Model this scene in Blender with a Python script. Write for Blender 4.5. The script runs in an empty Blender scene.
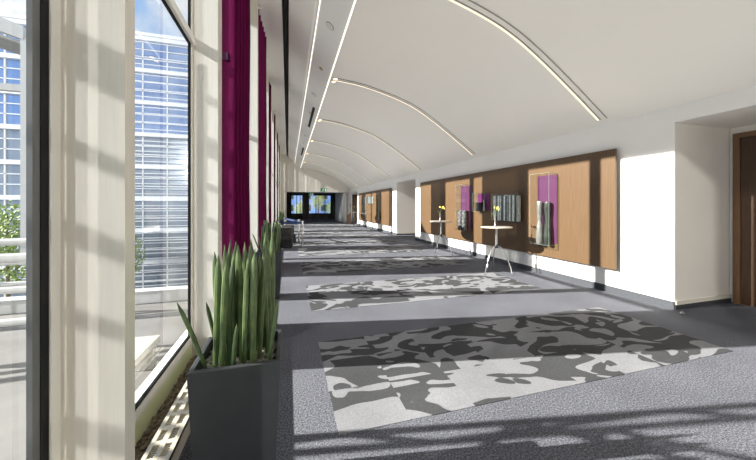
import bpy, bmesh, math, random
from mathutils import Vector, Matrix
random.seed(7)
C = bpy.context.scene
COL = C.collection
PI = math.pi

# ------------------------------------------------------------------ camera
F, VPX, HZ, H = 305.0, 288.0, 206.0, 1.55
TH = math.atan((378 - VPX) / F)
cam = bpy.data.cameras.new('camera')
cam.sensor_fit = 'HORIZONTAL'; cam.sensor_width = 36.0
cam.lens = 36.0 * F / 756.0
cam.shift_y = -(230 - HZ) / 756.0
cam.clip_start = 0.05; cam.clip_end = 500
co = bpy.data.objects.new('camera', cam); COL.objects.link(co)
co.location = (0, 0, H); co.rotation_euler = (PI / 2, 0, -TH)
C.camera = co

# ------------------------------------------------------------------ materials
def nt(name):
    m = bpy.data.materials.new(name); m.use_nodes = True
    n = m.node_tree; n.nodes.clear()
    return m, n
def N(n, t, **kw):
    d = n.nodes.new(t)
    for k, v in kw.items():
        if k in d.inputs: d.inputs[k].default_value = v
        else: setattr(d, k, v)
    return d
def L(n, a, ao, b, bi): n.links.new(a.outputs[ao], b.inputs[bi])
def rgb(c): return (c[0], c[1], c[2], 1)
def mat(name, base, rough=.5, metal=0., noise=None, bump=0., bscale=40, spec=.5, coat=0., emit=None, es=0., stretch=None):
    """principled with optional two-tone noise; stretch scales the coordinates"""
    m, n = nt(name)
    out = N(n, 'ShaderNodeOutputMaterial'); p = N(n, 'ShaderNodeBsdfPrincipled')
    L(n, p, 0, out, 0)
    p.inputs['Base Color'].default_value = rgb(base)
    p.inputs['Roughness'].default_value = rough; p.inputs['Metallic'].default_value = metal
    p.inputs['Specular IOR Level'].default_value = spec
    p.inputs['Coat Weight'].default_value = coat
    if emit: p.inputs['Emission Color'].default_value = rgb(emit); p.inputs['Emission Strength'].default_value = es
    tc = N(n, 'ShaderNodeTexCoord'); src = (tc, 'Object')
    if stretch:
        mp = N(n, 'ShaderNodeMapping'); mp.inputs['Scale'].default_value = stretch
        L(n, tc, 'Object', mp, 0); src = (mp, 0)
    if noise:
        c2, sc, lo, hi = noise
        no = N(n, 'ShaderNodeTexNoise', Scale=sc, Detail=4.0, Roughness=.6); L(n, *src, no, 'Vector')
        r = N(n, 'ShaderNodeValToRGB'); L(n, no, 'Fac', r, 0)
        r.color_ramp.elements[0].position = lo; r.color_ramp.elements[1].position = hi
        r.color_ramp.elements[0].color = rgb(base); r.color_ramp.elements[1].color = rgb(c2)
        L(n, r, 0, p, 'Base Color')
    if bump:
        nb = N(n, 'ShaderNodeTexNoise', Scale=bscale, Detail=3.0); L(n, *src, nb, 'Vector')
        b = N(n, 'ShaderNodeBump', Strength=bump, Distance=.01); L(n, nb, 'Fac', b, 'Height'); L(n, b, 0, p, 'Normal')
    return m
def glass(name, tint=(1, 1, 1), ior=1.45, rough=0.0, body=None, bodyfac=0.):
    m, n = nt(name)
    out = N(n, 'ShaderNodeOutputMaterial'); t = N(n, 'ShaderNodeBsdfTransparent'); g = N(n, 'ShaderNodeBsdfGlossy', Roughness=rough)
    t.inputs[0].default_value = rgb(tint)
    lw = N(n, 'ShaderNodeLayerWeight', Blend=.5); pw = N(n, 'ShaderNodeMath', operation='POWER'); pw.inputs[1].default_value = 4.5
    f = N(n, 'ShaderNodeMath', operation='MULTIPLY_ADD'); f.inputs[1].default_value = .9; f.inputs[2].default_value = ((ior - 1) / (ior + 1)) ** 2 * 1.6
    L(n, lw, 'Facing', pw, 0); L(n, pw, 0, f, 0); mx = N(n, 'ShaderNodeMixShader')
    L(n, f, 0, mx, 0)
    if body:
        d = N(n, 'ShaderNodeBsdfDiffuse'); d.inputs[0].default_value = rgb(body)
        m2 = N(n, 'ShaderNodeMixShader'); m2.inputs[0].default_value = bodyfac
        L(n, t, 0, m2, 1); L(n, d, 0, m2, 2); L(n, m2, 0, mx, 1)
    else: L(n, t, 0, mx, 1)
    L(n, g, 0, mx, 2); L(n, mx, 0, out, 0)
    return m
def emis(name, c, s):
    m, n = nt(name)
    out = N(n, 'ShaderNodeOutputMaterial'); e = N(n, 'ShaderNodeEmission', Strength=s); e.inputs[0].default_value = rgb(c)
    L(n, e, 0, out, 0); return m

def carpet(name, pattern=False):
    m, n = nt(name)
    out = N(n, 'ShaderNodeOutputMaterial'); p = N(n, 'ShaderNodeBsdfPrincipled', Roughness=.95)
    p.inputs['Specular IOR Level'].default_value = .1
    L(n, p, 0, out, 0)
    tc = N(n, 'ShaderNodeTexCoord')
    sp = N(n, 'ShaderNodeTexNoise', Scale=75.0, Detail=6.0, Roughness=.95); L(n, tc, 'Object', sp, 'Vector')
    big = N(n, 'ShaderNodeTexNoise', Scale=1.4, Detail=3.0); L(n, tc, 'Object', big, 'Vector')
    r = N(n, 'ShaderNodeValToRGB'); L(n, sp, 'Fac', r, 0)
    e = r.color_ramp.elements
    if not pattern:
        e[0].position = .38; e[0].color = (.016, .018, .024, 1)
        e[1].position = .64; e[1].color = (.36, .365, .41, 1)
        x = e.new(.5); x.color = (.095, .099, .118, 1)
        base = (r, 0)
    else:
        # half metre carpet tiles, each cut from another place of a flowing two tone print
        sn = N(n, 'ShaderNodeVectorMath', operation='SNAP'); sn.inputs[1].default_value = (.53, .506, 10)
        of = N(n, 'ShaderNodeVectorMath', operation='ADD'); of.inputs[1].default_value = (.2005, .4805, 5)
        L(n, tc, 'Object', of, 0); L(n, of, 0, sn, 0)
        wn = N(n, 'ShaderNodeTexWhiteNoise', noise_dimensions='3D'); L(n, sn, 0, wn, 'Vector')
        sc = N(n, 'ShaderNodeVectorMath', operation='SCALE'); sc.inputs['Scale'].default_value = .22; L(n, wn, 'Color', sc, 0)
        ad = N(n, 'ShaderNodeVectorMath', operation='ADD'); L(n, tc, 'Object', ad, 0); L(n, sc, 0, ad, 1)
        mp = N(n, 'ShaderNodeMapping'); mp.inputs['Scale'].default_value = (1.0, 1.75, 0); mp.inputs['Rotation'].default_value = (0, 0, .35)
        L(n, ad, 0, mp, 0)
        pn = N(n, 'ShaderNodeTexNoise', Scale=1.55, Detail=.7, Roughness=.4, Distortion=2.0); L(n, mp, 0, pn, 'Vector')
        cr = N(n, 'ShaderNodeValToRGB'); L(n, pn, 'Fac', cr, 0)
        ce = cr.color_ramp.elements
        ce[0].position = .480; ce[0].color = (.066, .068, .072, 1); ce[1].position = .491; ce[1].color = (.25, .255, .27, 1)
        e[0].position = .3; e[0].color = (.55, .55, .57, 1); e[1].position = .7; e[1].color = (1.2, 1.2, 1.2, 1)
        mu = N(n, 'ShaderNodeMix', data_type='RGBA', blend_type='MULTIPLY'); mu.inputs[0].default_value = 1.
        n.links.new(cr.outputs[0], mu.inputs[6]); n.links.new(r.outputs[0], mu.inputs[7])
        base = (mu, 2)
    mm = N(n, 'ShaderNodeMapRange'); mm.inputs[1].default_value = .3; mm.inputs[2].default_value = .7; mm.inputs[3].default_value = .88; mm.inputs[4].default_value = 1.1
    L(n, big, 'Fac', mm, 0)
    m2 = N(n, 'ShaderNodeVectorMath', operation='SCALE'); L(n, base[0], base[1], m2, 0); L(n, mm, 0, m2, 'Scale')
    L(n, m2, 0, p, 'Base Color')
    return m

M = {}
M['cream'] = mat('cream paint', (.77, .735, .66), .5, noise=((.74, .705, .635), 1.2, .3, .7))
M['cladding'] = mat('brushed cream cladding', (.76, .735, .67), .42, noise=((.71, .685, .62), 9, .35, .65), stretch=(6, 6, .25))
M['wall'] = mat('white wall paint', (.84, .82, .775), .6, noise=((.81, .79, .745), 1.5, .3, .7), bump=.03, bscale=120)
M['vault'] = mat('satin ceiling paint', (.83, .805, .75), .28, noise=((.81, .785, .73), .8, .3, .7), spec=.35)
M['soffit'] = mat('soffit paint', (.84, .82, .77), .45, noise=((.82, .8, .75), .8, .3, .7))
M['frame'] = mat('white window frame', (.84, .83, .79), .35, noise=((.8, .79, .75), 5, .3, .7))
M['gasket'] = mat('dark gasket', (.008, .009, .010), .6, noise=((.012, .012, .014), 9, .3, .7), spec=.15)
M['greyframe'] = mat('grey frame', (.10, .108, .11), .4, noise=((.13, .135, .14), 6, .3, .7))
M['green'] = mat('pale green strip', (.9, .95, .6), .4, noise=((.86, .92, .56), 3, .3, .7))
M['carpet'] = carpet('speckled grey carpet')
M['rug'] = carpet('patterned carpet', True)
M['skirt'] = mat('charcoal skirting', (.035, .038, .045), .8, noise=((.06, .065, .075), 60, .35, .65))
M['oak'] = mat('veneer', (.122, .073, .036), .42, noise=((.086, .049, .022), 6, .3, .72), stretch=(9, 9, .35), spec=.4)
M['walnut'] = mat('dark door veneer', (.075, .038, .018), .4, noise=((.05, .025, .012), 7, .3, .7), stretch=(8, 8, .4))
M['doorframe'] = mat('door frame veneer', (.2, .105, .05), .4, noise=((.15, .08, .036), 7, .3, .7), stretch=(8, 8, .4))
M['curtain'] = mat('magenta velvet', (.23, .012, .115), .75, noise=((.17, .008, .085), 4, .3, .7), stretch=(8, 8, .5), spec=.2)
M['planter'] = mat('charcoal planter', (.024, .027, .031), .5, noise=((.034, .038, .042), 5, .3, .7), bump=.06, bscale=30)
M['convector'] = mat('cream convector enamel', (.52, .48, .39), .45, noise=((.48, .445, .36), 5, .3, .7))
M['soil'] = mat('soil', (.05, .04, .03), .95, noise=((.1, .09, .07), 60, .35, .65), bump=.5, bscale=80)
M['pebble'] = mat('pebbles', (.36, .34, .29), .7, noise=((.16, .15, .13), 25, .35, .65))
M['gravel'] = mat('brown gravel', (.3, .24, .17), .9, noise=((.13, .1, .07), 45, .35, .65), bump=.8, bscale=70)
M['leaf'] = mat('succulent leaf', (.05, .088, .028), .42, noise=((.115, .165, .06), 12, .4, .64), stretch=(2, 2, .9), spec=.45)
M['leafdark'] = mat('dark succulent leaf', (.032, .062, .022), .45, noise=((.08, .125, .045), 12, .4, .64), stretch=(2, 2, .9))
M['chrome'] = mat('polished steel', (.78, .78, .77), .16, 1., noise=((.7, .7, .7), 8, .3, .7))
M['steel'] = mat('brushed steel', (.62, .62, .6), .34, 1., noise=((.5, .5, .49), 20, .3, .7))
M['black'] = mat('black plastic', (.014, .014, .016), .4, noise=((.02, .02, .022), 8, .3, .7))
M['tabletop'] = mat('pale tabletop', (.6, .54, .45), .35, noise=((.52, .46, .37), 6, .3, .7), stretch=(1, 8, 1))
M['vasewhite'] = mat('white ceramic', (.8, .79, .76), .25, noise=((.76, .75, .72), 5, .3, .7))
M['yellow'] = mat('yellow petals', (.85, .66, .05), .5, noise=((.9, .75, .15), 20, .3, .7))
M['stem'] = mat('green stem', (.2, .28, .08), .5, noise=((.26, .34, .1), 20, .3, .7))
M['magenta'] = mat('magenta case panel', (.082, .018, .068), .4, noise=((.07, .015, .058), 3, .3, .7))
M['purple'] = mat('purple case panel', (.11, .010, .09), .4, noise=((.09, .008, .075), 3, .3, .7))
M['pale'] = mat('pale case panel', (.20, .225, .21), .4, noise=((.18, .2, .19), 3, .3, .7))
M['silver'] = mat('silver glaze', (.34, .33, .31), .3, .5, noise=((.2, .2, .19), 7, .35, .65))
M['blackglaze'] = mat('black glaze', (.03, .034, .032), .18, .2, noise=((.06, .07, .06), 9, .35, .65))
M['smoke'] = mat('smoked glass', (.10, .095, .10), .12, .55, noise=((.45, .44, .45), 11, .45, .6))
M['strip_a'] = mat('silver strip', (.85, .86, .84), .3, .1, noise=((.5, .52, .5), 14, .35, .65))
M['strip_b'] = mat('black strip', (.02, .022, .022), .25, .2, noise=((.05, .055, .055), 14, .35, .65))
M['strip_c'] = mat('grey green strip', (.33, .36, .33), .3, .1, noise=((.16, .19, .18), 14, .35, .65))
M['belt'] = mat('blue webbing', (.006, .02, .085), .6, noise=((.009, .027, .10), 40, .3, .7))
M['fabric'] = mat('dark grey upholstery', (.03, .03, .032), .9, noise=((.045, .045, .048), 70, .35, .65))
M['fabric2'] = mat('grey upholstery', (.09, .09, .088), .9, noise=((.12, .12, .117), 70, .35, .65))
M['glass'] = glass('window glass', (.97, .985, .975))
M['acrylic'] = glass('clear acrylic', (.965, .985, .97), 1.42)
M['acedge'] = glass('acrylic edge', (.85, .92, .87), 1.5, 0.05, (.55, .64, .58), .35)
M['led'] = emis('led strip', (1., .86, .64), .95)
M['ledw'] = emis('cove led', (1., .95, .86), 1.3)
M['lamp'] = emis('downlight lens', (1., .72, .38), 3.0)
M['gold'] = mat('brass ring', (.55, .4, .2), .35, .8, noise=((.5, .36, .17), 9, .3, .7))
M['ledgroove'] = mat('shadow groove', (.32, .31, .28), .6, noise=((.3, .29, .26), 5, .3, .7))
M['exit'] = mat('exit sign green', (.0, .12, .05), .4, noise=((.0, .28, .12), 8, .3, .7), emit=(.0, .4, .16), es=.12)
M['exitw'] = mat('exit sign white', (.9, .95, .9), .4, noise=((.88, .93, .88), 8, .3, .7), emit=(.9, 1., .9), es=.2)
M['facade_white'] = mat('white facade metal', (.86, .87, .88), .5, noise=((.8, .81, .83), 1, .3, .7))
M['paleglass'] = mat('pale reflective glazing', (.24, .29, .36), .1, .3, noise=((.33, .38, .44), .5, .35, .65))
M['paving'] = mat('pale paving', (.15, .147, .14), .85, noise=((.115, .112, .108), 1.2, .35, .65), bump=.2, bscale=30)
M['white_steel'] = mat('white painted steel', (.42, .42, .41), .4, noise=((.38, .38, .37), 4, .3, .7))
M['concrete'] = mat('pale concrete', (.34, .33, .31), .8, noise=((.29, .285, .27), 2.5, .35, .65))
M['blueglass'] = mat('reflective blue glazing', (.30, .42, .66), .06, .7, noise=((.40, .52, .74), .35, .35, .65))
M['darkglass'] = mat('dark glazing', (.05, .065, .075), .08, .3, noise=((.09, .12, .12), .6, .35, .65))
M['bluewall'] = mat('blue facade', (.24, .42, .85), .7, noise=((.27, .45, .88), .7, .3, .7))
M['bark'] = mat('bark', (.12, .085, .055), .9, noise=((.07, .05, .03), 14, .35, .65))
M['crown'] = mat('tree leaves', (.16, .24, .06), .7, noise=((.30, .38, .10), 2.5, .35, .65))
M['crowny'] = mat('autumn leaves', (.48, .46, .08), .7, noise=((.26, .34, .07), 2.0, .35, .65))
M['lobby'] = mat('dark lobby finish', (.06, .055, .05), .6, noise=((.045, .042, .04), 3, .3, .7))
M['device'] = mat('grey device', (.2, .2, .2), .4, noise=((.24, .24, .24), 8, .3, .7))

# ------------------------------------------------------------------ mesh helpers
class MB:
    def __init__(s): s.bm = bmesh.new()
    def box(s, x0, x1, y0, y1, z0, z1, bev=0.):
        r = bmesh.ops.create_cube(s.bm, size=1)
        for v in r['verts']:
            v.co = Vector(((x0 + x1) / 2 + v.co.x * (x1 - x0), (y0 + y1) / 2 + v.co.y * (y1 - y0), (z0 + z1) / 2 + v.co.z * (z1 - z0)))
        if bev:
            ed = list({e for v in r['verts'] for e in v.link_edges})
            bmesh.ops.bevel(s.bm, geom=ed, offset=bev, segments=2, profile=.7, affect='EDGES')
        return s
    def cyl(s, a, b, r0, r1=None, seg=16):
        a, b = Vector(a), Vector(b); r1 = r0 if r1 is None else r1
        d = b - a
        mtx = Matrix.Translation((a + b) / 2) @ d.to_track_quat('Z', 'Y').to_matrix().to_4x4()
        bmesh.ops.create_cone(s.bm, cap_ends=True, segments=seg, radius1=max(r0, 1e-4), radius2=max(r1, 1e-4), depth=d.length, matrix=mtx)
        return s
    def lathe(s, prof, c=(0, 0, 0), seg=24):
        rings = []
        for (r, z) in prof:
            rings.append([s.bm.verts.new((c[0] + r * math.cos(2 * PI * i / seg), c[1] + r * math.sin(2 * PI * i / seg), c[2] + z)) for i in range(seg)])
        for a, b in zip(rings, rings[1:]):
            for i in range(seg):
                s.bm.faces.new((a[i], a[(i + 1) % seg], b[(i + 1) % seg], b[i]))
        s.bm.faces.new(list(reversed(rings[0]))); s.bm.faces.new(rings[-1])
        return s
    def tube(s, pts, rad, seg=8):
        pts = [Vector(p) for p in pts]
        rings = []
        for i, p in enumerate(pts):
            d = (pts[min(i + 1, len(pts) - 1)] - pts[max(i - 1, 0)]).normalized()
            up = Vector((0, 0, 1)) if abs(d.z) < .95 else Vector((1, 0, 0))
            u = d.cross(up).normalized(); w = d.cross(u)
            r = rad[i] if isinstance(rad, (list, tuple)) else rad
            rings.append([s.bm.verts.new(p + u * math.cos(2 * PI * k / seg) * r + w * math.sin(2 * PI * k / seg) * r) for k in range(seg)])
        for a, b in zip(rings, rings[1:]):
            for k in range(seg):
                s.bm.faces.new((a[k], a[(k + 1) % seg], b[(k + 1) % seg], b[k]))
        s.bm.faces.new(list(reversed(rings[0]))); s.bm.faces.new(rings[-1])
        return s
    def quad(s, *p):
        s.bm.faces.new([s.bm.verts.new(q) for q in p]); return s
    def strip(s, prof, y0, y1, th=0., ny=1):
        """profile of (x,z) run along y; with th a slab grown upward"""
        ys = [y0 + (y1 - y0) * i / ny for i in range(ny + 1)]
        def sheet(dz):
            g = [[s.bm.verts.new((x, y, z + dz)) for (x, z) in prof] for y in ys]
            for a, b in zip(g, g[1:]):
                for i in range(len(prof) - 1): s.bm.faces.new((a[i], b[i], b[i + 1], a[i + 1]))
            return g
        g0 = sheet(0)
        if th:
            g1 = sheet(th)
            for (a, b) in ((g0[0], g1[0]), (g0[-1], g1[-1])):
                for i in range(len(prof) - 1): s.bm.faces.new((a[i], a[i + 1], b[i + 1], b[i]))
            for k in (0, -1):
                for j in range(len(ys) - 1): s.bm.faces.new((g0[j][k], g0[j + 1][k], g1[j + 1][k], g1[j][k]))
        return s
    def prism(s, poly, axis, a, b):
        """2-D polygon pushed along an axis ('x': poly is (y,z); 'y': (x,z); 'z': (x,y))"""
        def P(u, v, t): return {'x': (t, u, v), 'y': (u, t, v), 'z': (u, v, t)}[axis]
        A = [s.bm.verts.new(P(u, v, a)) for u, v in poly]; B = [s.bm.verts.new(P(u, v, b)) for u, v in poly]
        n = len(poly)
        s.bm.faces.new(A); s.bm.faces.new(list(reversed(B)))
        for i in range(n): s.bm.faces.new((A[i], A[(i + 1) % n], B[(i + 1) % n], B[i]))
        return s
    def build(s, name, m, parent=None, smooth=False, loc=None):
        bmesh.ops.recalc_face_normals(s.bm, faces=s.bm.faces)
        me = bpy.data.meshes.new(name); s.bm.to_mesh(me); s.bm.free()
        me.materials.append(m)
        if smooth:
            me.polygons.foreach_set('use_smooth', [True] * len(me.polygons))
            me.set_sharp_from_angle(angle=math.radians(40))
        o = bpy.data.objects.new(name, me); COL.objects.link(o)
        if parent: o.parent = parent
        if loc: o.location = loc
        return o
def tag(o, label, cat, group=None):
    o['label'] = label; o['category'] = cat
    if group: o['group'] = group
    return o
def thing(name, label, cat, loc=(0, 0, 0), rz=0, group=None):
    o = bpy.data.objects.new(name, None); COL.objects.link(o); o.empty_display_size = .1
    o.location = loc; o.rotation_euler = (0, 0, rz)
    return tag(o, label, cat, group)
def kids(o): return [c for c in bpy.data.objects if c.parent == o]
def copy_tree(o, parent=None):
    c = o.copy(); COL.objects.link(c); c.parent = parent
    for k in kids(o): copy_tree(k, c)
    return c
def dup(o, loc, rz, label, group=None):
    c = copy_tree(o); c.location = loc; c.rotation_euler = (0, 0, rz); c['label'] = label
    if group: c['group'] = group
    return c
def struct(o): o['kind'] = 'structure'; return o
def sthing(name):
    o = bpy.data.objects.new(name, None); COL.objects.link(o); o.empty_display_size = .1
    return struct(o)

# ------------------------------------------------------------------ setting
Y0, YE, XR, XB = -4.0, 28.1, 5.55, 6.86
PER = 3.95
struct(MB().box(-1.0, 7.0, Y0, 36.2, -.12, 0).build('floor', M['carpet']))

# vault profile
ctrl = [(1.08, 4.93), (1.94, 4.84), (2.85, 4.62), (3.5, 4.38), (4.1, 4.04), (4.8, 3.57), (5.56, 3.03)]
def catmull(P, n=6):
    out = []
    Q = [(2 * P[0][0] - P[1][0], 2 * P[0][1] - P[1][1])] + P + [(2 * P[-1][0] - P[-2][0], 2 * P[-1][1] - P[-2][1])]
    for i in range(1, len(Q) - 2):
        for k in range(n):
            t = k / n
            out.append(tuple(.5 * (2 * Q[i][j] + (Q[i + 1][j] - Q[i - 1][j]) * t + (2 * Q[i - 1][j] - 5 * Q[i][j] + 4 * Q[i + 1][j] - Q[i + 2][j]) * t * t
                      + (-Q[i - 1][j] + 3 * Q[i][j] - 3 * Q[i + 1][j] + Q[i + 2][j]) * t ** 3) for j in (0, 1)))
    out.append(P[-1]); return out
VP_ = catmull(ctrl)
struct(MB().strip(VP_, Y0, YE, .12, 8).build('ceiling', M['vault'], smooth=True))
# soffit: stepped sloping panels beside the windows
struct(MB().strip([(.60, 5.33), (1.05, 4.99), (1.08, 5.06)], Y0, YE, .10).build('ceiling.001', M['soffit']))
struct(MB().strip([(.02, 5.88), (.50, 5.47), (.56, 5.47), (.57, 5.40)], Y0, YE, .10).build('ceiling.002', M['soffit']))
struct(MB().strip([(-1.0, 6.2), (-.45, 6.08), (-.13, 5.98)], Y0, YE, .10).build('ceiling.003', M['soffit']))
struct(MB().box(-1.0, 1.5, Y0, YE, 6.32, 6.4).build('ceiling.004', M['ledgroove']))
struct(MB().box(1.09, 1.16, Y0, YE, 4.98, 6.4).build('ceiling.005', M['soffit']))
# long track slot
t = MB().box(-.11, -.08, Y0, YE, 6.0, 6.03).box(-.02, .01, Y0, YE, 5.95, 5.98)
tag(t.build('ceiling_track', M['gasket']), 'dark double track running the whole length of the ceiling beside the windows', 'ceiling track')

# right wall with its three recesses
w = MB()
segs = [(Y0, .60), (3.12, 12.80), (15.30, 24.90), (27.40, YE)]
for a, b in segs: w.box(XR, XR + .12, a, b, 0, 3.14)
recs = [(.60, 3.12), (12.80, 15.30), (24.90, 27.40)]
for a, b in recs:
    w.box(XR, XB + .1, a, b, 2.80, 3.14)
    w.box(XR + .12, XB + .1, b + .0, b + .1, 0, 2.80)
    w.box(XR + .12, XB + .1, a - .1, a, 0, 2.80)
struct(w.build('wall_right', M['wall']))
for i, (a, b) in enumerate(recs):
    struct(MB().box(XB, XB + .1, a, b, 0, 2.80).build('wall_recess' + ('' if i == 0 else '.%03d' % i), M['wall']))
b_ = MB()
for a, b in segs: b_.box(XR - .014, XR + .002, a, b, 0, .115)
struct(b_.build('baseboard_right', M['skirt']))
b_ = MB()
for a, b in recs:
    b_.box(XR, XB, b - .014, b + .002, 0, .07)
struct(b_.build('baseboard_recess', M['skirt']))
b_ = MB()
for a, b in recs:
    b_.box(XR + .01, XB, b - .02, b + .002, .07, .13)
struct(b_.build('trim_9', M['cream']))
# back wall behind the camera and window-side header
struct(MB().box(-1.0, 7, Y0 - .1, Y0, 0, 6.4).build('wall_back', M['cream']))
# end wall with the opening to the lobby
ew = MB()
ew.prism([(-1.0, 0), (-.12, 0), (-.12, 2.83), (5.32, 2.83), (5.32, 0), (7.0, 0), (7.0, 6.4), (-1.0, 6.4)], 'y', YE, YE + .25)
struct(ew.build('wall_end', M['cream']))
tr = MB().box(-.20, -.12, YE - .03, YE + .25, 0, 2.83).box(5.32, 5.40, YE - .03, YE + .25, 0, 2.83).box(-.20, 5.40, YE - .03, YE + .25, 2.80, 2.90)
struct(tr.build('trim_8', M['cladding']))
# lobby beyond
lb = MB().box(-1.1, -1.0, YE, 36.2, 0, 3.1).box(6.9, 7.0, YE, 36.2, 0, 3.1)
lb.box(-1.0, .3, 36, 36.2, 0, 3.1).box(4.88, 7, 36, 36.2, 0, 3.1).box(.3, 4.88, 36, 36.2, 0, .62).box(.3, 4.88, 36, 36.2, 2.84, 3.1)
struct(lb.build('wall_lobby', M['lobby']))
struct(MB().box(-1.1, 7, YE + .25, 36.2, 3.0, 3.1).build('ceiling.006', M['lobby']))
struct(MB().box(1.62, 2.28, 35.5, 36.05, 0, 3.0).build('trim_7', M['black']))
struct(MB().box(5.0, 5.3, 28.36, 33.5, 0, 2.95).build('trim_6', M['wall']))
wl = sthing('window_9')
fr = MB()
for x in (.3, .92, 1.57, 2.28, 3.08, 4.12, 4.8): fr.box(x, x + .07, 35.98, 36.06, .62, 2.84)
fr.box(.3, 4.88, 35.98, 36.06, .62, .70).box(.3, 4.88, 35.98, 36.06, 2.76, 2.84)
fr.build('window_frame', M['gasket'], wl)
MB().quad((.3, 36.1, .62), (4.88, 36.1, .62), (4.88, 36.1, 2.84), (.3, 36.1, 2.84)).build('pane', M['glass'], wl)

# window wall: piers with fins, thin columns, header, sill
P = [3.24 + PER * k for k in range(-2, 7)]
FX = -.644                     # inner face of the fins
PW = [1.04] * len(P); PW[3] = 1.66
for k, p in enumerate(P):
    top = 6.3
    q = MB().box(-.885, -.78, p + .18, p + PW[k], 0, top).box(-.885, FX, p, p + .18, 0, top)
    if p < YE: struct(q.build('wall_left.%03d' % (k + 1), M['cladding']))
    tcol = p - 1.74
    if tcol < YE and tcol > Y0:
        struct(MB().box(-.885, FX, tcol, tcol + .085, 0, top).build('trim_%d' % (20 + k), M['cladding']))
struct(MB().box(-1.0, -.86, Y0, YE, 5.65, 6.3).build('wall_left', M['cream']))
sl = MB().box(-1.0, -.88, Y0, YE, 0, .28)
struct(sl.build('trim_1', M['cream']))
struct(MB().box(-.88, -.862, Y0, YE, .13, .275).build('trim_2', M['green']))
sl = MB().box(-.88, -.70, Y0, YE, 0, .13)
struct(sl.build('trim_3', M['concrete']))
def window(n, y0, y1):
    wd = sthing('window_%d' % n)
    f = MB(); g = MB(); x0, x1 = -.885, -.855
    f.box(x0, x1, y0, y0 + .05, .28, 5.65).box(x0, x1, y1 - .05, y1, .28, 5.65)
    f.box(x0, x1, y0, y1, .28, .345).box(x0, x1, y0, y1, 5.58, 5.65).box(x0, x1 + .02, y0, y1, 3.055, 3.125)
    f.build('window_frame', M['frame'], wd)
    x0, x1 = -.88, -.862
    for za, zb in ((.345, 3.055), (3.125, 5.58)):
        g.box(x0, x1, y0 + .05, y0 + .068, za, zb).box(x0, x1, y1 - .068, y1 - .05, za, zb)
        g.box(x0, x1, y0 + .05, y1 - .05, za, za + .018).box(x0, x1, y0 + .05, y1 - .05, zb - .018, zb)
    g.build('gasket', M['gasket'], wd)
    MB().quad((-.872, y0 + .05, .345), (-.872, y1 - .05, .345), (-.872, y1 - .05, 5.58), (-.872, y0 + .05, 5.58)).build('pane', M['glass'], wd)
wn = 0
bays = []
for k, p in enumerate(P):
    tcol = p - 1.74
    bays.append((p - PER + PW[max(0, k - 1)], tcol)); bays.append((tcol + .085, p))
bays = [(max(a, Y0), min(b, YE)) for a, b in bays if b > Y0 + .3 and a < YE - .3]
for i, (a, b) in enumerate(bays): window(10 + i, a, b)
# dark outer cover profile of the window nearest the camera
struct(MB().box(-.862, -.845, 1.3455, 1.379, .28, 5.65).build('trim_4', M['greyframe']))
struct(MB().box(-.858, -.843, 1.379, 1.4095, .28, 5.65).build('trim_5', M['gasket']))

# ------------------------------------------------------------------ carpet fields
ordn = ['nearest patterned carpet field with grey and pale swirls, in front of the first tall planter',
        'second patterned carpet field from the foreground, level with the nearer cocktail table',
        'third patterned carpet field, beside the second cocktail table']
for k in range(10):
    y = 2.05 + 2.53 * k
    lab = ordn[k] if k < 3 else 'patterned carpet field %s from the foreground along the corridor' % ['fourth', 'fifth', 'sixth', 'seventh', 'eighth', 'ninth', 'tenth'][k - 3]
    o = MB().box(.33, 4.56, y, y + 1.47, 0.0, .004).build('patterned_carpet', M['rug'])
    tag(o, lab, 'carpet', 'patterned carpet fields along the corridor')

# ------------------------------------------------------------------ arched ceiling lights
def prof_at():
    return VP_
ribs = [.25, 4.2, 8.15, 12.1, 16.05, 20.0, 23.95]
rl = ['', 'nearest arched ceiling light line, above the first display panel', 'second arched light line, starting at the pair of glowing spots',
      'third arched ceiling light line along the corridor vault', 'fourth arched ceiling light line along the corridor vault',
      'fifth arched ceiling light line along the corridor vault', 'last arched ceiling light line before the end wall']
for k, y in enumerate(ribs):
    r = thing('arched_ceiling_light', rl[k] or 'arched ceiling light line overhead behind the photographer', 'ceiling light', (1.1, y, 4.9), 0, 'arched light lines across the vault')
    pr = [(x - 1.1, z - 4.9) for x, z in VP_[1:-1]]
    MB().strip([(x, z - .012) for x, z in pr], -.02, .02, .010).build('light_strip', M['led'], r)
    MB().strip([(x, z - .010) for x, z in pr], -.045, -.022, .008).strip([(x, z - .014) for x, z in pr], -.16, -.145, .013).build('channel', M['ledgroove'], r)
def spot(x, y, z, lab, lens='lamp', r=.055, tilt=0):
    t = thing('downlight', lab, 'downlight', (x, y, z), 0, 'ceiling downlights')
    t.rotation_euler = (0, tilt, 0)
    MB().lathe([(r, -.012), (r * 1.25, -.008), (r * 1.25, 0), (r, 0)]).build('ring', M['gold'], t, True)
    MB().lathe([(r * .95, -.014), (r * .95, -.004)]).build('lens', M[lens], t)
names = ['', 'first', 'second', 'third', 'fourth', 'fifth', 'sixth']
for k, y in enumerate(ribs[1:], 1):
    spot(1.18, y + .08, 4.915, 'upper glowing brass spot at the start of the %s arched light line' % names[k])
    spot(1.20, y - .12, 4.912, 'lower glowing brass spot at the start of the %s arched light line' % names[k])
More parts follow.
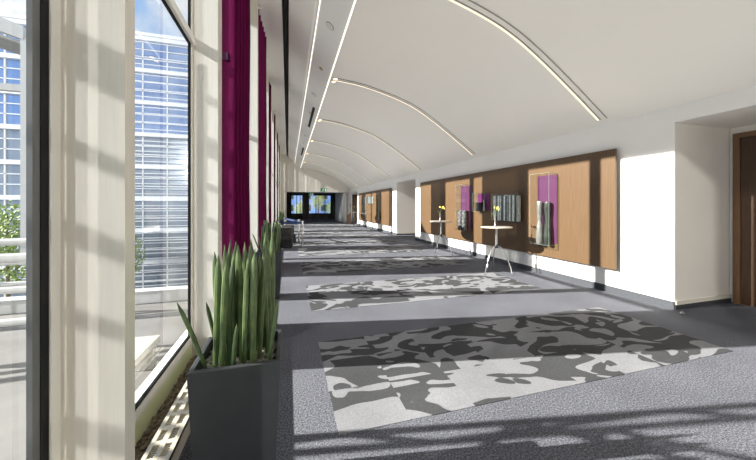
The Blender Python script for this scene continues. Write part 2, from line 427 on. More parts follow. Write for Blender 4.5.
# panel downlights / discs on the sloped soffit
sl_ = math.atan2(5.33 - 4.99, .45)
def soff(x): return 5.33 - (x - .60) * (5.33 - 4.99) / .45
for (px, py, kind, lab) in ((330, 71, 'lamp', 'dark brass downlight in the sloping soffit panel'),):
    pass
def soffit_disc(x, y, r, m, name, lab, cat):
    t = thing(name, lab, cat, (x, y, soff(x) - .002)); t.rotation_euler = (0, sl_, 0)
    MB().lathe([(r, -.012), (r, 0)]).build('cover', M[m], t)
    MB().lathe([(r * 1.15, -.008), (r * 1.15, 0.0)]).build('ring', M['ledgroove'] if m != 'gold' else M['gold'], t)
for k in range(5):
    y = 6.15 + PER * k
    w_ = ['first', 'second', 'third', 'fourth', 'fifth', 'sixth'][k]
    soffit_disc(.81, y, .085, 'vasewhite', 'ceiling_speaker', 'round white ceiling speaker in the sloping soffit, %s from the foreground' % w_, 'speaker')
    soffit_disc(.83, y + 1.95, .05, 'gold', 'soffit_downlight', 'small brass downlight in the sloping soffit, %s from the foreground' % w_, 'downlight')
for k, (y, lab) in enumerate(((12.6, 'nearer black slot diffuser in the sloping soffit'), (20.5, 'farther black slot diffuser in the sloping soffit'))):
    o = MB().box(-.05, .05, -1.4, 1.4, -.012, 0).build('slot_diffuser', M['gasket'])
    o.location = (.90, y, soff(.90)); o.rotation_euler = (0, sl_, 0)
    tag(o, lab, 'air diffuser')
# cove LED lines
c1 = MB().box(1.055, 1.085, Y0, YE, 4.945, 4.965).build('cove_light', M['ledw'])
tag(c1, 'long bright cove light line along the edge of the arched vault', 'cove light')
c2 = MB().box(.565, .585, Y0, YE, 5.36, 5.375).build('cove_light', M['ledw'])
tag(c2, 'thinner bright light line between the two sloping soffit panels', 'cove light')

# ------------------------------------------------------------------ curtains
def curtain(y0, y1, first):
    pts = []
    n = 90
    for i in range(n + 1):
        t = i / n
        yy = y0 + (y1 - y0) * t
        bul = math.sin(PI * min(1, .15 + t)) * .0
        pts.append((-.60 + .055 * math.sin(t * PI * 2 * 6) + .10 * t, yy + .02 * math.sin(t * PI * 24 + 1)))
    back = [(x - .13 + .02 * math.sin(i), y) for i, (x, y) in enumerate(reversed(pts))]
    poly = pts + back
    m = MB(); bm = m.bm
    zs = [.03 + (6.02) * i / 10 for i in range(11)]
    rings = []
    for j, z in enumerate(zs):
        s = 1 + .03 * math.sin(j * 1.3)
        rings.append([bm.verts.new(((x + .6) * s, (y - y0) * s, z)) for x, y in poly])
    for a, b in zip(rings, rings[1:]):
        for i in range(len(poly)): bm.faces.new((a[i], a[(i + 1) % len(poly)], b[(i + 1) % len(poly)], b[i]))
    return m
clab = {2: 'tall magenta curtain gathered beside the nearest window, behind the big planter', 3: 'second tall magenta curtain, narrow strip beyond the cream fin',
        4: 'third gathered magenta curtain along the window wall', 5: 'fourth gathered magenta curtain along the window wall', 6: 'fifth gathered magenta curtain along the window wall', 7: 'last gathered magenta curtain toward the end wall'}
for k, p in enumerate(P):
    if k in clab:
        t = thing('curtain', clab[k], 'curtain', (-.60 if k < 3 else -.69 if k == 3 else -.74, p + .21, 0), 0, 'curtains along the window wall')
        m = curtain(p + .21, p + PW[k] - .06, k == 2)
        m.build('drape', M['curtain'], t, True)
        MB().box(-.10, .12, 0, PW[k] - .24, 6.04, 6.08).build('rail', M['frame'], t)
        MB().box(-.16, .02, -.03, -.022, 3.04, 3.12).box(.012, .02, -.03, .15, 3.04, 3.12).build('tieback', M['purple'], t)

# ------------------------------------------------------------------ planters and plants
def planter(label, loc):
    t = thing('planter', label, 'planter', loc, 0, 'tall square planters by the windows')
    b, tp, h, th = .165, .20, .80, .022
    m = MB(); bm = m.bm
    def ring(r, z): return [bm.verts.new((sx * r, sy * r, z)) for sx, sy in ((-1, -1), (1, -1), (1, 1), (-1, 1))]
    R = [ring(b, 0), ring(tp, h - .004), ring(tp - .004, h), ring(tp - th, h), ring(tp - th - .004, h - .09)]
    for a, c in zip(R, R[1:]):
        for i in range(4): bm.faces.new((a[i], a[(i + 1) % 4], c[(i + 1) % 4], c[i]))
    bm.faces.new(R[0]); bm.faces.new(R[-1])
    m.build('pot', M['planter'], t)
    MB().box(-.172, .172, -.172, .172, .70, .745).build('soil', M['soil'], t)
    return t
def pebbles(name, rng, n, r0, r1, m):
    b = MB()
    for i in range(n):
        x, y, z = rng()
        r = random.uniform(r0, r1)
        q = bmesh.ops.create_icosphere(b.bm, subdivisions=1, radius=r)
        sx, sy, sz = random.uniform(.8, 1.3), random.uniform(.8, 1.3), random.uniform(.5, .8)
        for v in q['verts']: v.co = Vector((x + v.co.x * sx, y + v.co.y * sy, z + v.co.z * sz))
    return b.build(name, m, None, True)
def leaf_mesh(h, r, lean, bend):
    pts, rad = [], []
    n = 9
    for i in range(n + 1):
        t = i / n
        pts.append((lean[0] * t + bend[0] * t * t, lean[1] * t + bend[1] * t * t, h * t))
        rad.append(r * (.75 + .4 * math.sin(min(1, t * 1.6) * PI / 2)) * (1 if t < .78 else max(.05, 1 - ((t - .78) / .22) ** 1.9)))
    return MB().tube(pts, rad, 8)
def plant(label, loc, n, seed, tall):
    random.seed(seed)
    t = thing('snake_plant', label, 'plant', loc, 0, 'spear plants in the tall planters')
    spots = []
    tries = 0
    while len(spots) < n and tries < 5000:
        tries += 1
        x, y = random.uniform(-.11, .15), random.uniform(-.14, .15)
        if all((x - a) ** 2 + (y - b) ** 2 > .034 ** 2 for a, b in spots): spots.append((x, y))
    for i, (x, y) in enumerate(spots):
        edge = max(abs(x), abs(y)) / .15
        h = tall * random.uniform(.72, 1.0) * (1.05 if x > .05 and y > 0 else .95)
        m = leaf_mesh(h, random.uniform(.0115, .0155), (x * .02 + random.uniform(-.035, .03), y * .02 + random.uniform(-.03, .03)), (random.uniform(-.02, .02), random.uniform(-.02, .02)))
        m.build('leaf', M['leaf'] if random.random() < .7 else M['leafdark'], t, True, (x, y, 0))
    # a few thin splayed shoots
    for (x, y, h, lx, ly) in ((-.14, -.10, .36, -.10, -.03), (-.12, .05, .30, -.05, .0), (-.02, -.15, .25, .02, -.03), (.14, -.10, .33, .04, -.02)):
        leaf_mesh(h, .009, (lx, ly), (lx * .2, 0)).build('leaf', M['leafdark'], t, True, (x, y, 0))
pl = [((-.235, 1.75, 0), 'large charcoal square planter in the left foreground', 'dense upright green spear plant in the foreground planter', 31, .66),
      ((-.30, 5.50, 0), 'charcoal planter behind the foreground planter, mostly hidden', 'green spear plant rising behind the foreground plant', 34, .62),
      ((-.36, 17.6, 0), 'small looking dark planter far off behind the blue belt barrier', 'distant green plant in the far planter by the barrier', 26, .58)]
for i, (loc, a, b, n, tall) in enumerate(pl):
    planter(a, loc)
    plant(b, (loc[0], loc[1], .745), n, 11 + i, tall)
    random.seed(40 + i)
    o = pebbles('pebble_topping', lambda: (loc[0] + random.uniform(-.165, .165), loc[1] + random.uniform(-.165, .165), .748 + random.uniform(0, .012)), 420 if i == 0 else 120, .008, .016, M['pebble'])
    o['kind'] = 'stuff'
    tag(o, ['grey pebbles covering the soil of the foreground planter', 'grey pebbles in the second planter', 'grey pebbles in the far planter'][i], 'pebbles')
random.seed(5)
o = pebbles('gravel_bed', lambda: (random.uniform(-.852, -.735), random.uniform(1.6, 3.23), .132 + random.uniform(0, .012)), 700, .008, .017, M['gravel'])
o['kind'] = 'stuff'; tag(o, 'brown gravel strip between the window sill and the floor grille', 'gravel')

# convector with grille along the window
for (ya, yb, lab) in ((.42, 1.46, 'cream convector grille under the nearest window'), (1.62, 3.2, 'cream slotted convector grille beside the foreground planter')):
    t = thing('convector', lab, 'convector', (-.63, ya, 0))
    L_ = yb - ya
    g = MB()
    for x0, x1 in ((-.07, -.045), (-.012, .012), (.045, .07)): g.box(x0, x1, 0, L_, .285, .30)
    n = int(L_ / .115)
    for i in range(n + 1):
        y = i * (L_ - .03) / n
        g.box(-.07, .07, y, y + .03, .284, .299)
    for i in range(int(L_ / .0145)):
        y = .01 + i * .0145
        g.box(-.055, .055, y, y + .0075, .262, .288)
    g.build('grille', M['convector'], t)
    MB().box(.066, .07, 0, L_, .20, .30).box(-.07, -.066, 0, L_, .14, .30).box(-.07, .07, 0, .004, .2, .30).box(-.07, .07, L_ - .004, L_, .2, .30).build('casing', M['convector'], t)
    MB().box(-.05, .05, .02, L_ - .02, .205, .25).build('fin_block', M['greyframe'], t)
    for y in (.1, L_ - .14): MB().box(-.05, .05, y, y + .04, 0, .21).build('foot', M['gasket'], t)

# ------------------------------------------------------------------ display panels and cases
def panel(y0, y1, label):
    t = thing('display_board', label, 'wall panel', (XR - .10, y0, .44), 0, 'wood display panels on the right wall')
    MB().box(0, .035, 0, y1 - y0, 0, 2.11, .003).build('board', M['oak'], t)
    b = MB()
    for z in (.25, 1.8): b.box(.035, .0995, .15, y1 - y0 - .15, z, z + .06)
    b.build('wall_batten', M['gasket'], t)
panel(3.91, 12.05, 'long oak veneer wall panel carrying the glazed display cases, nearest')
panel(15.99, 23.95, 'farther oak veneer wall panel beyond the first recess')
PX = XR - .10
def case(y0, y1, z0, z1, d, back, label, backspan=None):
    t = thing('display_case', label, 'display case', (PX, y0, z0), 0, 'clear display cases on the wood panels')
    w_, h = y1 - y0, z1 - z0
    if back:
        a, b = backspan or (0.0, w_)
        MB().box(-.012, 0, a, b, .03, h - .03).build('back_panel', M[back], t)
    e = .0022
    m = MB()
    m.quad((-d, 0, 0), (-d, w_, 0), (-d, w_, h), (-d, 0, h))
    m.quad((-d, 0, 0), (0, 0, 0), (0, 0, h), (-d, 0, h)); m.quad((-d, w_, 0), (0, w_, 0), (0, w_, h), (-d, w_, h))
    m.quad((-d, 0, 0), (0, 0, 0), (0, w_, 0), (-d, w_, 0)); m.quad((-d, 0, h), (0, 0, h), (0, w_, h), (-d, w_, h))
    m.build('acrylic_box', M['acrylic'], t)
    f = MB()
    for y in (0, w_):
        for z in (0, h): f.box(-d, 0, y - e, y + e, z - e, z + e)
        f.box(-d - e, -d + e, y - e, y + e, 0, h)
    for z in (0, h): f.box(-d - e, -d + e, 0, w_, z - e, z + e)
    f.build('edge', M['acedge'], t)
    return t
case(5.10, 5.62, .72, 2.25, .225, 'magenta', 'tall clear case with magenta back, nearest on the panel')
case(6.08, 7.06, 1.17, 1.86, .16, None, 'wide clear case filled with grey and black vertical strips')
case(7.32, 7.90, 1.40, 1.93, .20, 'purple', 'small clear case with purple back above the nearer table')
case(8.20, 8.82, .78, 2.22, .225, 'magenta', 'tall clear case with magenta back, behind the farther table')
case(17.6, 18.1, .72, 2.25, .225, None, 'empty clear case at the near end of the far wood panel')
case(19.6, 20.9, 1.70, 2.22, .16, 'pale', 'wide clear case with pale back on the far wood panel')
case(21.6, 22.2, .85, 2.25, .225, 'pale', 'tall clear case with pale back on the far wood panel')
# contents
def obj_lathe(name, prof, m, loc, label, cat, seg=24):
    o = MB().lathe(prof, seg=seg).build(name, m, None, True, loc); return tag(o, label, cat)
hour = [(.062, 0), (.075, .02), (.078, .2), (.066, .36), (.05, .48), (.047, .56), (.055, .66), (.064, .78), (.064, .90), (.056, .93), (.03, .94)]
obj_lathe('sculpture', hour, M['silver'], (PX - .125, 5.44, .722), 'waisted silver grey column vase in the nearest magenta case', 'vase')
obj_lathe('sculpture', [(r * .95, z * .98) for r, z in hour], M['blackglaze'], (PX - .10, 5.255, .722), 'waisted black column vase beside the silver one in the nearest case', 'vase')
cyl = [(.085, 0), (.09, .015), (.09, .60), (.086, .63), (.07, .63)]
obj_lathe('glass_vase', cyl, M['smoke'], (PX - .115, 8.67, .782), 'left smoked glass cylinder vase in the far magenta case', 'vase')
obj_lathe('glass_vase', cyl, M['smoke'], (PX - .105, 8.46, .782), 'right smoked glass cylinder vase in the far magenta case', 'vase')
o = MB().box(-.06, .06, -.13, .13, 0, .25, .01).build('black_box', M['black'], None, False, (PX - .09, 7.70, 1.402)); tag(o, 'black block standing in the small purple case', 'box')
o = MB().lathe([(.03, 0), (.034, .02), (.03, .1), (.02, .28), (.024, .33)]).build('bottle', M['silver'], None, True, (PX - .10, 7.47, 1.402)); tag(o, 'slim silver bottle in the small purple case', 'bottle')
t = thing('strip_artwork', 'row of grey, silver and black vertical strips inside the wide case', 'artwork', (PX - .075, 6.10, 1.175))
random.seed(3)
y = 0
seq = 'acbcabcabcbacbacabcab'
i = 0
while y < .92:
    w_ = random.uniform(.030, .062)
    dd = random.uniform(.03, .055)
    MB().box(-dd, dd * .6, y, min(.94, y + w_ - .003), 0, random.uniform(.62, .66), .004).build('strip', M['strip_' + seq[i % len(seq)]], t)
    y += w_; i += 1
o = MB().lathe([(.05, 0), (.09, .08), (.10, .25), (.06, .42), (.07, .48)]).build('dark_vase', M['blackglaze'], None, True, (PX - .115, 17.85, .722)); tag(o, 'dark round bellied vase in the empty looking case of the far panel', 'vase')

# ------------------------------------------------------------------ cocktail tables
def make_table(label, loc, rz):
    t = thing('cocktail_table', label, 'table', loc, rz, 'tripod cocktail tables along the right wall')
    MB().lathe([(.33, 1.045), (.345, 1.05), (.345, 1.068), (.338, 1.072)], seg=40).build('tabletop', M['tabletop'], t, True)
    MB().lathe([(.10, 1.03), (.10, 1.045)]).build('mounting_plate', M['steel'], t)
    MB().lathe([(.026, .66), (.026, 1.032)]).build('column', M['steel'], t, True)
    MB().lathe([(.034, .585), (.038, .60), (.038, .65), (.030, .665)]).build('collar', M['black'], t, True)
    for k in range(3):
        a = 2 * PI * k / 3 + PI / 2
        pts, rad = [], []
        for i in range(11):
            u = i / 10
            r = .02 + .32 * (u ** .75) ; z = .62 * (1 - u ** 1.55) + .012
            pts.append((r * math.cos(a), r * math.sin(a), z)); rad.append(.0135 - .003 * u)
        lg = MB().tube(pts, rad, 10).build('leg', M['chrome'], t, True)
        MB().cyl((.34 * math.cos(a), .34 * math.sin(a), 0), (.34 * math.cos(a), .34 * math.sin(a), .016), .02, .016).build('foot', M['black'], lg)
    return t
tb = [((4.60, 5.96, .004), -.4, 'tripod cocktail table, nearest the camera, in front of the wide striped case'),
      ((4.62, 8.65, .004), .1, 'second tripod cocktail table, before the farther magenta case'),
      ((4.80, 19.0, 0), .3, 'third small tripod table by the far wood panel'),
      ((4.85, 23.0, 0), .9, 'farthest tripod table near the end of the corridor')]
T0 = None
def flower_parts(t, seed):
    random.seed(seed)
    MB().lathe([(.03, 0), (.03, .008), (.014, .03), (.013, .2), (.016, .235), (.011, .235)]).build('vase', M['silver'], t, True)
    pts = [(0, 0, .2), (.01, -.01, .3), (.0, -.05, .40), (-.02, -.11, .44)]
    st = MB().tube(pts, .004, 6); st.tube([(0, 0, .2), (-.01, .03, .28), (-.02, .09, .31)], .0035, 6)
    st.build('stem', M['stem'], t, True)
    for (x, y, z) in ((-.02, -.11, .44), (.0, -.07, .42), (-.015, .0, .44), (-.01, -.14, .40)):
        b = MB()
        for k in range(5):
            a = 2 * PI * k / 5
            q = bmesh.ops.create_icosphere(b.bm, subdivisions=1, radius=.015)
            for v in q['verts']: v.co = Vector((v.co.x * .45 + math.cos(a) * .010, v.co.y * 1.1 + math.cos(a) * .012, v.co.z * .8 + math.sin(a) * .018))
        b.build('blossom', M['yellow'], t, True, (x, y, z))
fl = ['yellow flower in a slim white vase on the nearest cocktail table', 'yellow flower in a slim white vase on the second cocktail table',
      'yellow flower in a white vase on the third table', 'yellow flower in a white vase on the farthest table']
F0 = None
for i, (loc, rz, lab) in enumerate(tb):
    if T0 is None: T0 = make_table(lab, loc, rz)
    else: dup(T0, loc, rz, lab)
    fp = (loc[0] - .02, loc[1] + .02, loc[2] + 1.0725)
    if F0 is None:
        F0 = thing('flower_vase', fl[0], 'flower vase', fp, 0, 'flowers on the cocktail tables'); flower_parts(F0, 2)
    else: dup(F0, fp, .8 * i, fl[i])

# ------------------------------------------------------------------ belt barrier and seating
def post(loc, lab):
    t = thing('barrier_post', lab, 'barrier post', loc, 0, 'steel belt barrier posts')
    MB().lathe([(.16, 0), (.16, .012), (.05, .03), (.032, .035)]).build('base', M['steel'], t, True)
    MB().lathe([(.032, .03), (.032, .90)]).build('pole', M['chrome'], t, True)
    MB().lathe([(.040, .90), (.040, 1.0), (.034, 1.015)]).build('head', M['chrome'], t, True)
pp = [((-.34, 11.55, 0), 'steel barrier post at the window side end of the nearer blue belt'), ((.50, 11.25, 0), 'steel barrier post on the corridor side, nearest'),
      ((.42, 12.55, .004), 'steel barrier post just behind the nearest one'), ((-.16, 15.2, 0), 'farther steel barrier post by the distant planter')]
for a in pp: post(*a)
def belt(a, b, lab):
    ax, ay = a[0], a[1]; bx, by = b[0], b[1]
    m = MB(); pr = []
    n = 12
    d = Vector((bx - ax, by - ay, 0)); d.normalize()
    s = Vector((ax, ay, 0)) + d * .045; e = Vector((bx, by, 0)) - d * .045
    nrm = Vector((-d.y, d.x, 0)) * .002
    for i in range(n):
        t0, t1 = i / n, (i + 1) / n
        p0, p1 = s.lerp(e, t0), s.lerp(e, t1)
        z0, z1 = .955 - .02 * math.sin(PI * t0), .955 - .02 * math.sin(PI * t1)
        m.quad(tuple(p0 + Vector((0, 0, z0 - .04))), tuple(p1 + Vector((0, 0, z1 - .04))), tuple(p1 + Vector((0, 0, z1 + .04))), tuple(p0 + Vector((0, 0, z0 + .04))))
    tag(m.build('barrier_belt', M['belt']), lab, 'barrier belt', 'blue barrier belts')
belt(pp[0][0], pp[1][0], 'nearer blue belt stretched between two steel posts')
belt(pp[3][0], pp[2][0], 'farther blue belt behind the nearer one')
def lounge(loc, rz, lab, m1):
    t = thing('lounge_seat', lab, 'lounge seat', loc, rz, 'low lounge seats behind the barrier')
    MB().box(-.27, .27, -.30, .30, .04, .24, .02).build('base', M['fabric'], t)
    MB().box(-.25, .25, -.30, .22, .24, .38, .04).build('seat_cushion', M['fabric'], t)
    MB().box(-.27, .27, .16, .32, .24, .74, .05).build('backrest', M[m1], t)
    for x in (-.22, .22):
        for y in (-.25, .25): MB().cyl((x, y, 0), (x, y, .05), .02).build('leg', M['black'], t)
lounge((-.10, 12.0, 0), 0, 'low dark lounge seat with grey backrest behind the nearer blue belt', 'fabric2')
lounge((.02, 13.4, 0), .15, 'second low lounge seat farther behind the belts', 'fabric2')
# slope topped stand near the far door
t = thing('lectern', 'small brown slope topped stand by the far door', 'stand', (5.15, 26.6, 0))
MB().prism([(-.16, .03), (.16, .03), (.16, .92), (-.16, .70)], 'y', -.2, .2).build('body', M['doorframe'], t)
MB().box(-.19, .19, -.22, .22, 0, .03).build('plinth', M['walnut'], t)

# ------------------------------------------------------------------ doors in the recesses
for i, (a, b) in enumerate(recs):
    d = sthing('door_%d' % (i + 1))
    f = MB()
    f.box(XB - .05, XB + .02, b - .13, b - .05, 0, 2.70).box(XB - .05, XB + .02, a + .05, a + .13, 0, 2.70).box(XB - .05, XB + .02, a + .13, b - .13, 2.62, 2.70)
    f.build('door_frame', M['doorframe'], d)
    mid = (a + b) / 2
    for y0, y1, s in ((a + .135, mid - .003, 1), (mid + .003, b - .135, -1)):
        lf = MB().box(XB - .03, XB + .01, y0, y1, .008, 2.615, .002).build('door_leaf', M['walnut'], d)
        hy = mid + (-.08 if s > 0 else .08)
        MB().tube([(XB - .03, hy, 1.05), (XB - .08, hy, 1.05), (XB - .08, hy + (-.12 if s > 0 else .12), 1.05)], .01, 8).build('door_handle', M['steel'], lf, True)
# dark door leaf seen at the far recess standing open against the corridor
d = sthing('door_4')
lf = MB().box(5.62, 6.6, 27.34, 27.385, .01, 2.6).build('door_leaf', M['walnut'], d)
MB().tube([(5.75, 27.34, 1.05), (5.75, 27.28, 1.05), (5.90, 27.28, 1.05)], .012, 8).build('door_handle', M['steel'], lf, True)
t = thing('door_stop', 'small steel door stop on the carpet at the recess corner', 'door stop', (5.46, 2.98, 0), .6)
MB().lathe([(.028, 0), (.028, .008), (.018, .012), (.018, .022)]).build('base', M['steel'], t, True)
MB().cyl((0, 0, .017), (-.13, .02, .019), .012).build('bar', M['chrome'], t, True)
# wall devices
for loc, lab in (((XR - .03, 15.62, 1.58), 'grey control box on the pillar between the wood panels'), ((XR - .03, 27.75, 1.6), 'grey control box on the farthest stretch of wall')):
    t = thing('wall_control', lab, 'wall control', loc)
    MB().box(0, .03, -.07, .07, -.13, .13, .006).build('housing', M['device'], t)
    MB().box(-.003, .001, -.045, .045, .0, .09).build('display', M['black'], t)
t = thing('wall_speaker', 'small grey box speaker high on a window fin far down the left', 'speaker', (FX, 17.345, 2.75))
MB().box(0, .06, -.035, .035, -.14, .14, .006).build('housing', M['cream'], t)
MB().box(.06, .064, -.028, .028, -.12, .12).build('front_grille', M['device'], t)
# exit signs
def exit_sign(loc, lab):
    t = thing('exit_sign', lab, 'exit sign', loc, 0, 'green exit signs')
    MB().box(-.26, .26, 0, .05, -.15, .15, .006).build('housing', M['exit'], t)
    m = MB(); y0, y1 = -.005, .001
    q = lambda pts: m.prism(pts, 'y', y0, y1)
    q([(-.2, -.12), (-.06, -.12), (-.06, -.105), (-.2, -.105)])
    # running figure
    m.prism([(.03 * math.cos(a * PI / 4) - .02, .095 + .025 * math.sin(a * PI / 4)) for a in range(8)], 'y', y0, y1)
    q([(-.06, -.02), (.0, -.03), (.02, .06), (-.05, .06)])
    q([(-.06, -.02), (-.02, -.03), (-.07, -.10), (-.13, -.10), (-.13, -.08), (-.08, -.08)])
    q([(-.02, -.03), (.0, -.03), (.06, -.06), (.04, -.12), (.02, -.12), (.03, -.065)])
    q([(-.05, .06), (-.05, .035), (-.12, .03), (-.13, .0), (-.15, .01), (-.13, .05)])
    q([(.02, .06), (.02, .035), (.06, .01), (.09, .03), (.08, .045), (.06, .035)])
    # door and arrow
    q([(.12, -.12), (.22, -.12), (.22, .12), (.12, .12)])
    m.build('pictogram', M['exitw'], t)
exit_sign((3.1, YE - .055, 3.02), 'green running figure exit sign on the wall above the lobby opening')
t_ = exit_sign
exit_sign((2.35, 33.0, 2.80), 'second green exit sign hanging inside the lobby, farther away')
for o in list(bpy.data.objects):
    if o.name == 'exit_sign.001':
        MB().cyl((-.2, .025, .15), (-.2, .025, .20), .008).cyl((.2, .025, .15), (.2, .025, .20), .008).build('hanger', M['steel'], o)

# ------------------------------------------------------------------ outside
struct(MB().box(-22, -1.0, -30, 7.0, -.55, -.35).build('ground_terrace', M['paving']))
struct(MB().box(-120, -1.0, -30, 150, -8.3, -8.0).box(-1.0, 80, 36.4, 150, -8.3, -8.0).build('ground', M['paving']))
struct(MB().box(-22, -1.0, 7.0, 7.3, -1.2, -.12).build('trim_40', M['white_steel']))
# glazed building across the court, floors of windows between white slab edges
def glazed_building():
    x0, x1, yb = -58, -8.5, 40
    t = thing('glazed_building', 'blue glazed building with white slab bands and louvres seen through the left windows', 'building', (x0, yb, -8.0))
    W = x1 - x0
    hs = 3.55
    sl = MB()
    MB().box(0, W, .25, 6, 0, 28.4).build('core', M['concrete'], t)
    for s in range(8):
        z = s * hs
        MB().box(0, W, -.28, .25, z + 3.15 - .06, z + 3.55).build('slab_band', M['facade_white'], t)
        g = MB().box(0, W, .1, .24, z, z + 3.1).build('window_band', M['blueglass'] if s > 4 else M['paleglass'], t)
        m = MB()
        n = int(W / 2.35)
        for i in range(n + 1):
            xx = min(W - .12, i * W / n); m.box(xx, xx + .13, -.02, .12, z, z + 3.1)
        for j in (1, 2): m.box(0, W, -.02, .12, z + j * 1.05, z + j * 1.05 + .10)
        m.build('mullion', M['facade_white'], g)
        lv = MB()
        for j in range(4 if s > 4 else 6): lv.box(W - 8.5, W, -.75, -.6, z + .2 + j * (.8 if s > 4 else .56), z + .27 + j * (.8 if s > 4 else .56))
        lv.build('louvre', M['facade_white'], t)
    MB().box(0, W, -.4, 6, 8 * hs, 8 * hs + .35).build('parapet', M['facade_white'], t)
glazed_building()
# white steel walkway railings and low walls in the court
def railing(x0, x1, y, zs, lab, rz=0):
    t = thing('railing', lab, 'railing', (x0, y, -.35), rz, 'white railings outside the left windows')
    W = x1 - x0
    for z, r in zs: MB().cyl((0, 0, z), (W, 0, z), r).build('rail', M['white_steel'], t, True)
    n = max(2, int(W / 1.6))
    for i in range(n + 1): MB().cyl((i * W / n, 0, 0), (i * W / n, 0, zs[0][0]), .035).build('post', M['white_steel'], t, True)
railing(-13, -3.1, 6.6, [(1.30, .06), (.95, .04), (.6, .04)], 'white tube railing across the court, farther')
railing(-9, -2.6, 4.6, [(1.25, .06), (.85, .045), (.45, .045)], 'white tube railing across the court, nearer the glass', .06)
o = MB().box(-.14, .14, -.45, .45, .26, .34, .012).box(-.11, .11, -.40, -.30, 0, .27).box(-.11, .11, .30, .40, 0, .27).build('stone_bench', M['concrete'], None, False, (-1.62, 3.85, -.35)); tag(o, 'pale slab bench just outside the nearest window', 'bench')
t = thing('steel_canopy', 'white steel canopy with sloping eave beam outside at the far left', 'canopy', (-14, 15.0, -.35))
MB().prism([(0, 9.6), (4.4, 8.2), (4.4, 8.7), (0, 10.3)], 'y', -.15, .15).build('eave_beam', M['white_steel'], t)
MB().prism([(-1, 9.75), (4.4, 8.05), (4.4, 8.15), (-1, 9.85)], 'y', .15, 2.6).build('roof_slab', M['concrete'], t)
MB().box(-1, 4.5, -.1, .1, 6.25, 6.5).build('beam', M['white_steel'], t)
for x in (-.8, 4.4): MB().box(x - .11, x + .11, -.11, .11, 0, 8.3).build('post', M['white_steel'], t)
# lattice mast that throws the braced shadow over the foreground carpet
t = thing('sunshade', 'unseen white slatted sunshade frame added outside the window beside the photographer', 'sunshade', (-1.5, -3.6, -.35))  # unseen blades, added to streak the near column with diagonal shade
for z, h in ((3.3, .06), (2.85, .17), (2.47, .05), (2.13, .07), (1.80, .05), (1.35, .09)): MB().box(-.03, .03, 0, 3.7, z - h / 2, z + h / 2).build('blade', M['white_steel'], t)
for y in (0, 3.66): MB().box(-.05, .03, y, y + .06, 0, 3.6).build('post', M['white_steel'], t)
t = thing('lattice_mast', 'square white steel lattice mast with crossed bracing standing outside the nearest window', 'mast', (-3.05, 2.31, -.35))
c_ = .33
for sx in (-1, 1):
    for sy in (-1, 1): MB().box(sx * c_ - .028, sx * c_ + .028, sy * c_ - .028, sy * c_ + .028, 0, 7.5).build('chord', M['white_steel'], t)
m = MB()
for k in range(12):
    z0, z1 = .1 + k * .6, .7 + k * .6
    for a, b in (((-c_, -c_), (-c_, c_)), ((-c_, c_), (c_, c_)), ((c_, c_), (c_, -c_)), ((c_, -c_), (-c_, -c_))):
        if k % 2: a, b = b, a
        m.cyl((a[0], a[1], z0), (b[0], b[1], z1), .026, seg=8)
m.build('bracing', M['white_steel'], t)
# trees and the blue building beyond the lobby windows
def tree(loc, h, r, m, lab, seed):
    random.seed(seed)
    t = thing('tree', lab, 'tree', loc, 0, 'trees outside')
    pts = [(0, 0, 0), (.05, .03, h * .3), (-.04, .02, h * .6), (0, 0, h * .85)]
    tk = MB().tube(pts, [.16, .12, .08, .03], 8)
    for k in range(7):
        a = k * 2.4; z = h * (.4 + .06 * k)
        tk.tube([(0, 0, z), (math.cos(a) * r * .4, math.sin(a) * r * .4, z + r * .3), (math.cos(a) * r * .75, math.sin(a) * r * .75, z + r * .5)], [.05, .03, .012], 5)
    tk.build('trunk', M['bark'], t, True)
    b = MB()
    for i in range(2200):
        u = Vector((random.gauss(0, 1), random.gauss(0, 1), random.gauss(0, 1))).normalized() * (random.random() ** .4) * r
        c = Vector((u.x, u.y, h * .62 + u.z * 1.15 + .2 * math.sin(u.x * 3)))
        A = Vector((random.uniform(-1, 1), random.uniform(-1, 1), random.uniform(-1, 1))).normalized() * r * .055
        Bv = A.orthogonal().normalized() * r * .03
        b.quad(tuple(c - A), tuple(c + Bv), tuple(c + A), tuple(c - Bv))
    b.build('foliage', m, t)
tree((-21, 31, -8), 10.5, 3.0, M['crown'], 'green tree in the court before the glazed building, left', 1)
tree((-15.5, 34, -8), 8, 2.4, M['crown'], 'green tree in the court nearer the louvred corner', 2)
tree((4.15, 44, -8), 16.5, 1.0, M['crowny'], 'yellow green tree outside the lobby windows, middle', 3)
tree((1.7, 45, -8), 14.94, .9, M['crowny'], 'small yellow green tree outside the lobby windows, left', 4)
tree((6.3, 46, -8), 15.14, .9, M['crown'], 'small tree outside the lobby windows, right', 5)
t = thing('blue_building', 'bright blue building seen through the lobby windows', 'building', (-8, 60, -8))
MB().box(0, 30, 0, 6, 0, 18).build('wall', M['bluewall'], t)
for r_ in range(4):
    for c_ in range(9):
        x = 1.2 + c_ * 3.2; z = 6.2 + r_ * 2.3
        f = MB().box(x, x + 1.5, -.06, .02, z, z + 1.35).build('window', M['white_steel'], t)
        MB().box(x + .1, x + 1.4, -.08, -.05, z + .1, z + 1.25).build('pane', M['darkglass'], f)

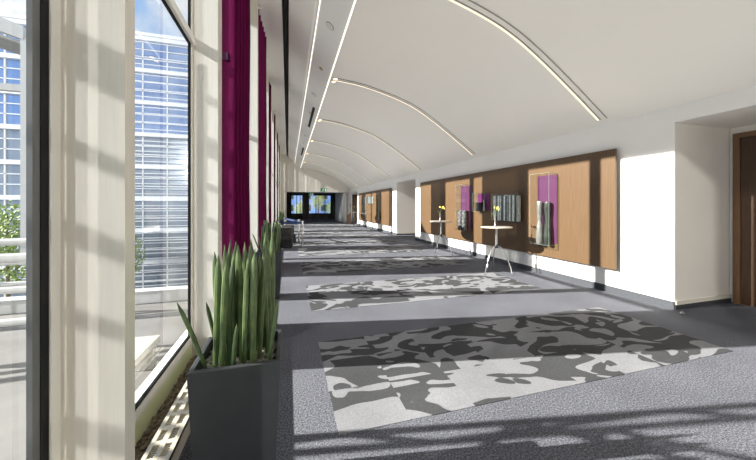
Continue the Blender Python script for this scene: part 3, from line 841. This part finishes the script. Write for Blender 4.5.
# ------------------------------------------------------------------ light
def sun(name, d, e, ang, col):
    l = bpy.data.lights.new(name, 'SUN'); l.energy = e; l.angle = math.radians(ang); l.color = col
    o = bpy.data.objects.new(name, l); COL.objects.link(o)
    o.rotation_euler = Vector(d).to_track_quat('-Z', 'Y').to_euler(); o.location = (-20, 5, 20)
sun('sun', (1, -.192, -.50), 12.5, .5, (1, .955, .89))
sun('low_glass_glint', (.22, .95, -.11), 1.05, .6, (1, .98, .94))
sun('glass_tower_glint', (.75, .55, -.37), .9, 1.0, (1, .97, .92))
def area(name, loc, rot, sx, sy, e, col=(1, 1, 1), portal=False, spread=180):
    l = bpy.data.lights.new(name, 'AREA'); l.shape = 'RECTANGLE'; l.size = sx; l.size_y = sy; l.energy = e; l.color = col
    l.spread = math.radians(spread)
    if portal: l.cycles.is_portal = True
    o = bpy.data.objects.new(name, l); COL.objects.link(o); o.location = loc; o.rotation_euler = rot
    return o
area('vault_fill', (3.0, 11.5, 1.95), (PI, 0, 0), 4.2, 30, 125, (1, .97, .92))  # added fill without a visible fitting, faces up to brighten vault and walls
area('portal', (-.84, 12, 3.0), (0, -PI / 2, 0), 5.4, 32, 1, portal=True)
area('portal', (2.6, 35.9, 1.7), (-PI / 2, 0, 0), 4.6, 2.2, 1, portal=True)

wd = bpy.data.worlds.new('sky'); C.world = wd; wd.use_nodes = True
n = wd.node_tree; n.nodes.clear()
out = N(n, 'ShaderNodeOutputWorld'); bg = N(n, 'ShaderNodeBackground', Strength=.8)
tc = N(n, 'ShaderNodeTexCoord')
no = N(n, 'ShaderNodeTexNoise', Scale=3.2, Detail=6.0, Roughness=.6); L(n, tc, 'Generated', no, 'Vector')
r = N(n, 'ShaderNodeValToRGB'); L(n, no, 'Fac', r, 0)
r.color_ramp.elements[0].position = .42; r.color_ramp.elements[0].color = (.34, .56, .92, 1)
r.color_ramp.elements[1].position = .60; r.color_ramp.elements[1].color = (1., 1., 1., 1)
L(n, r, 0, bg, 0); L(n, bg, 0, out, 0)

C.view_settings.view_transform = 'Standard'
C.view_settings.look = 'None'
C.view_settings.exposure = 0.5
C.view_settings.gamma = 1.0
C.cycles.max_bounces = 12; C.cycles.diffuse_bounces = 8; C.cycles.transparent_max_bounces = 24
C.cycles.use_denoising = True
C.cycles.sample_clamp_indirect = 6
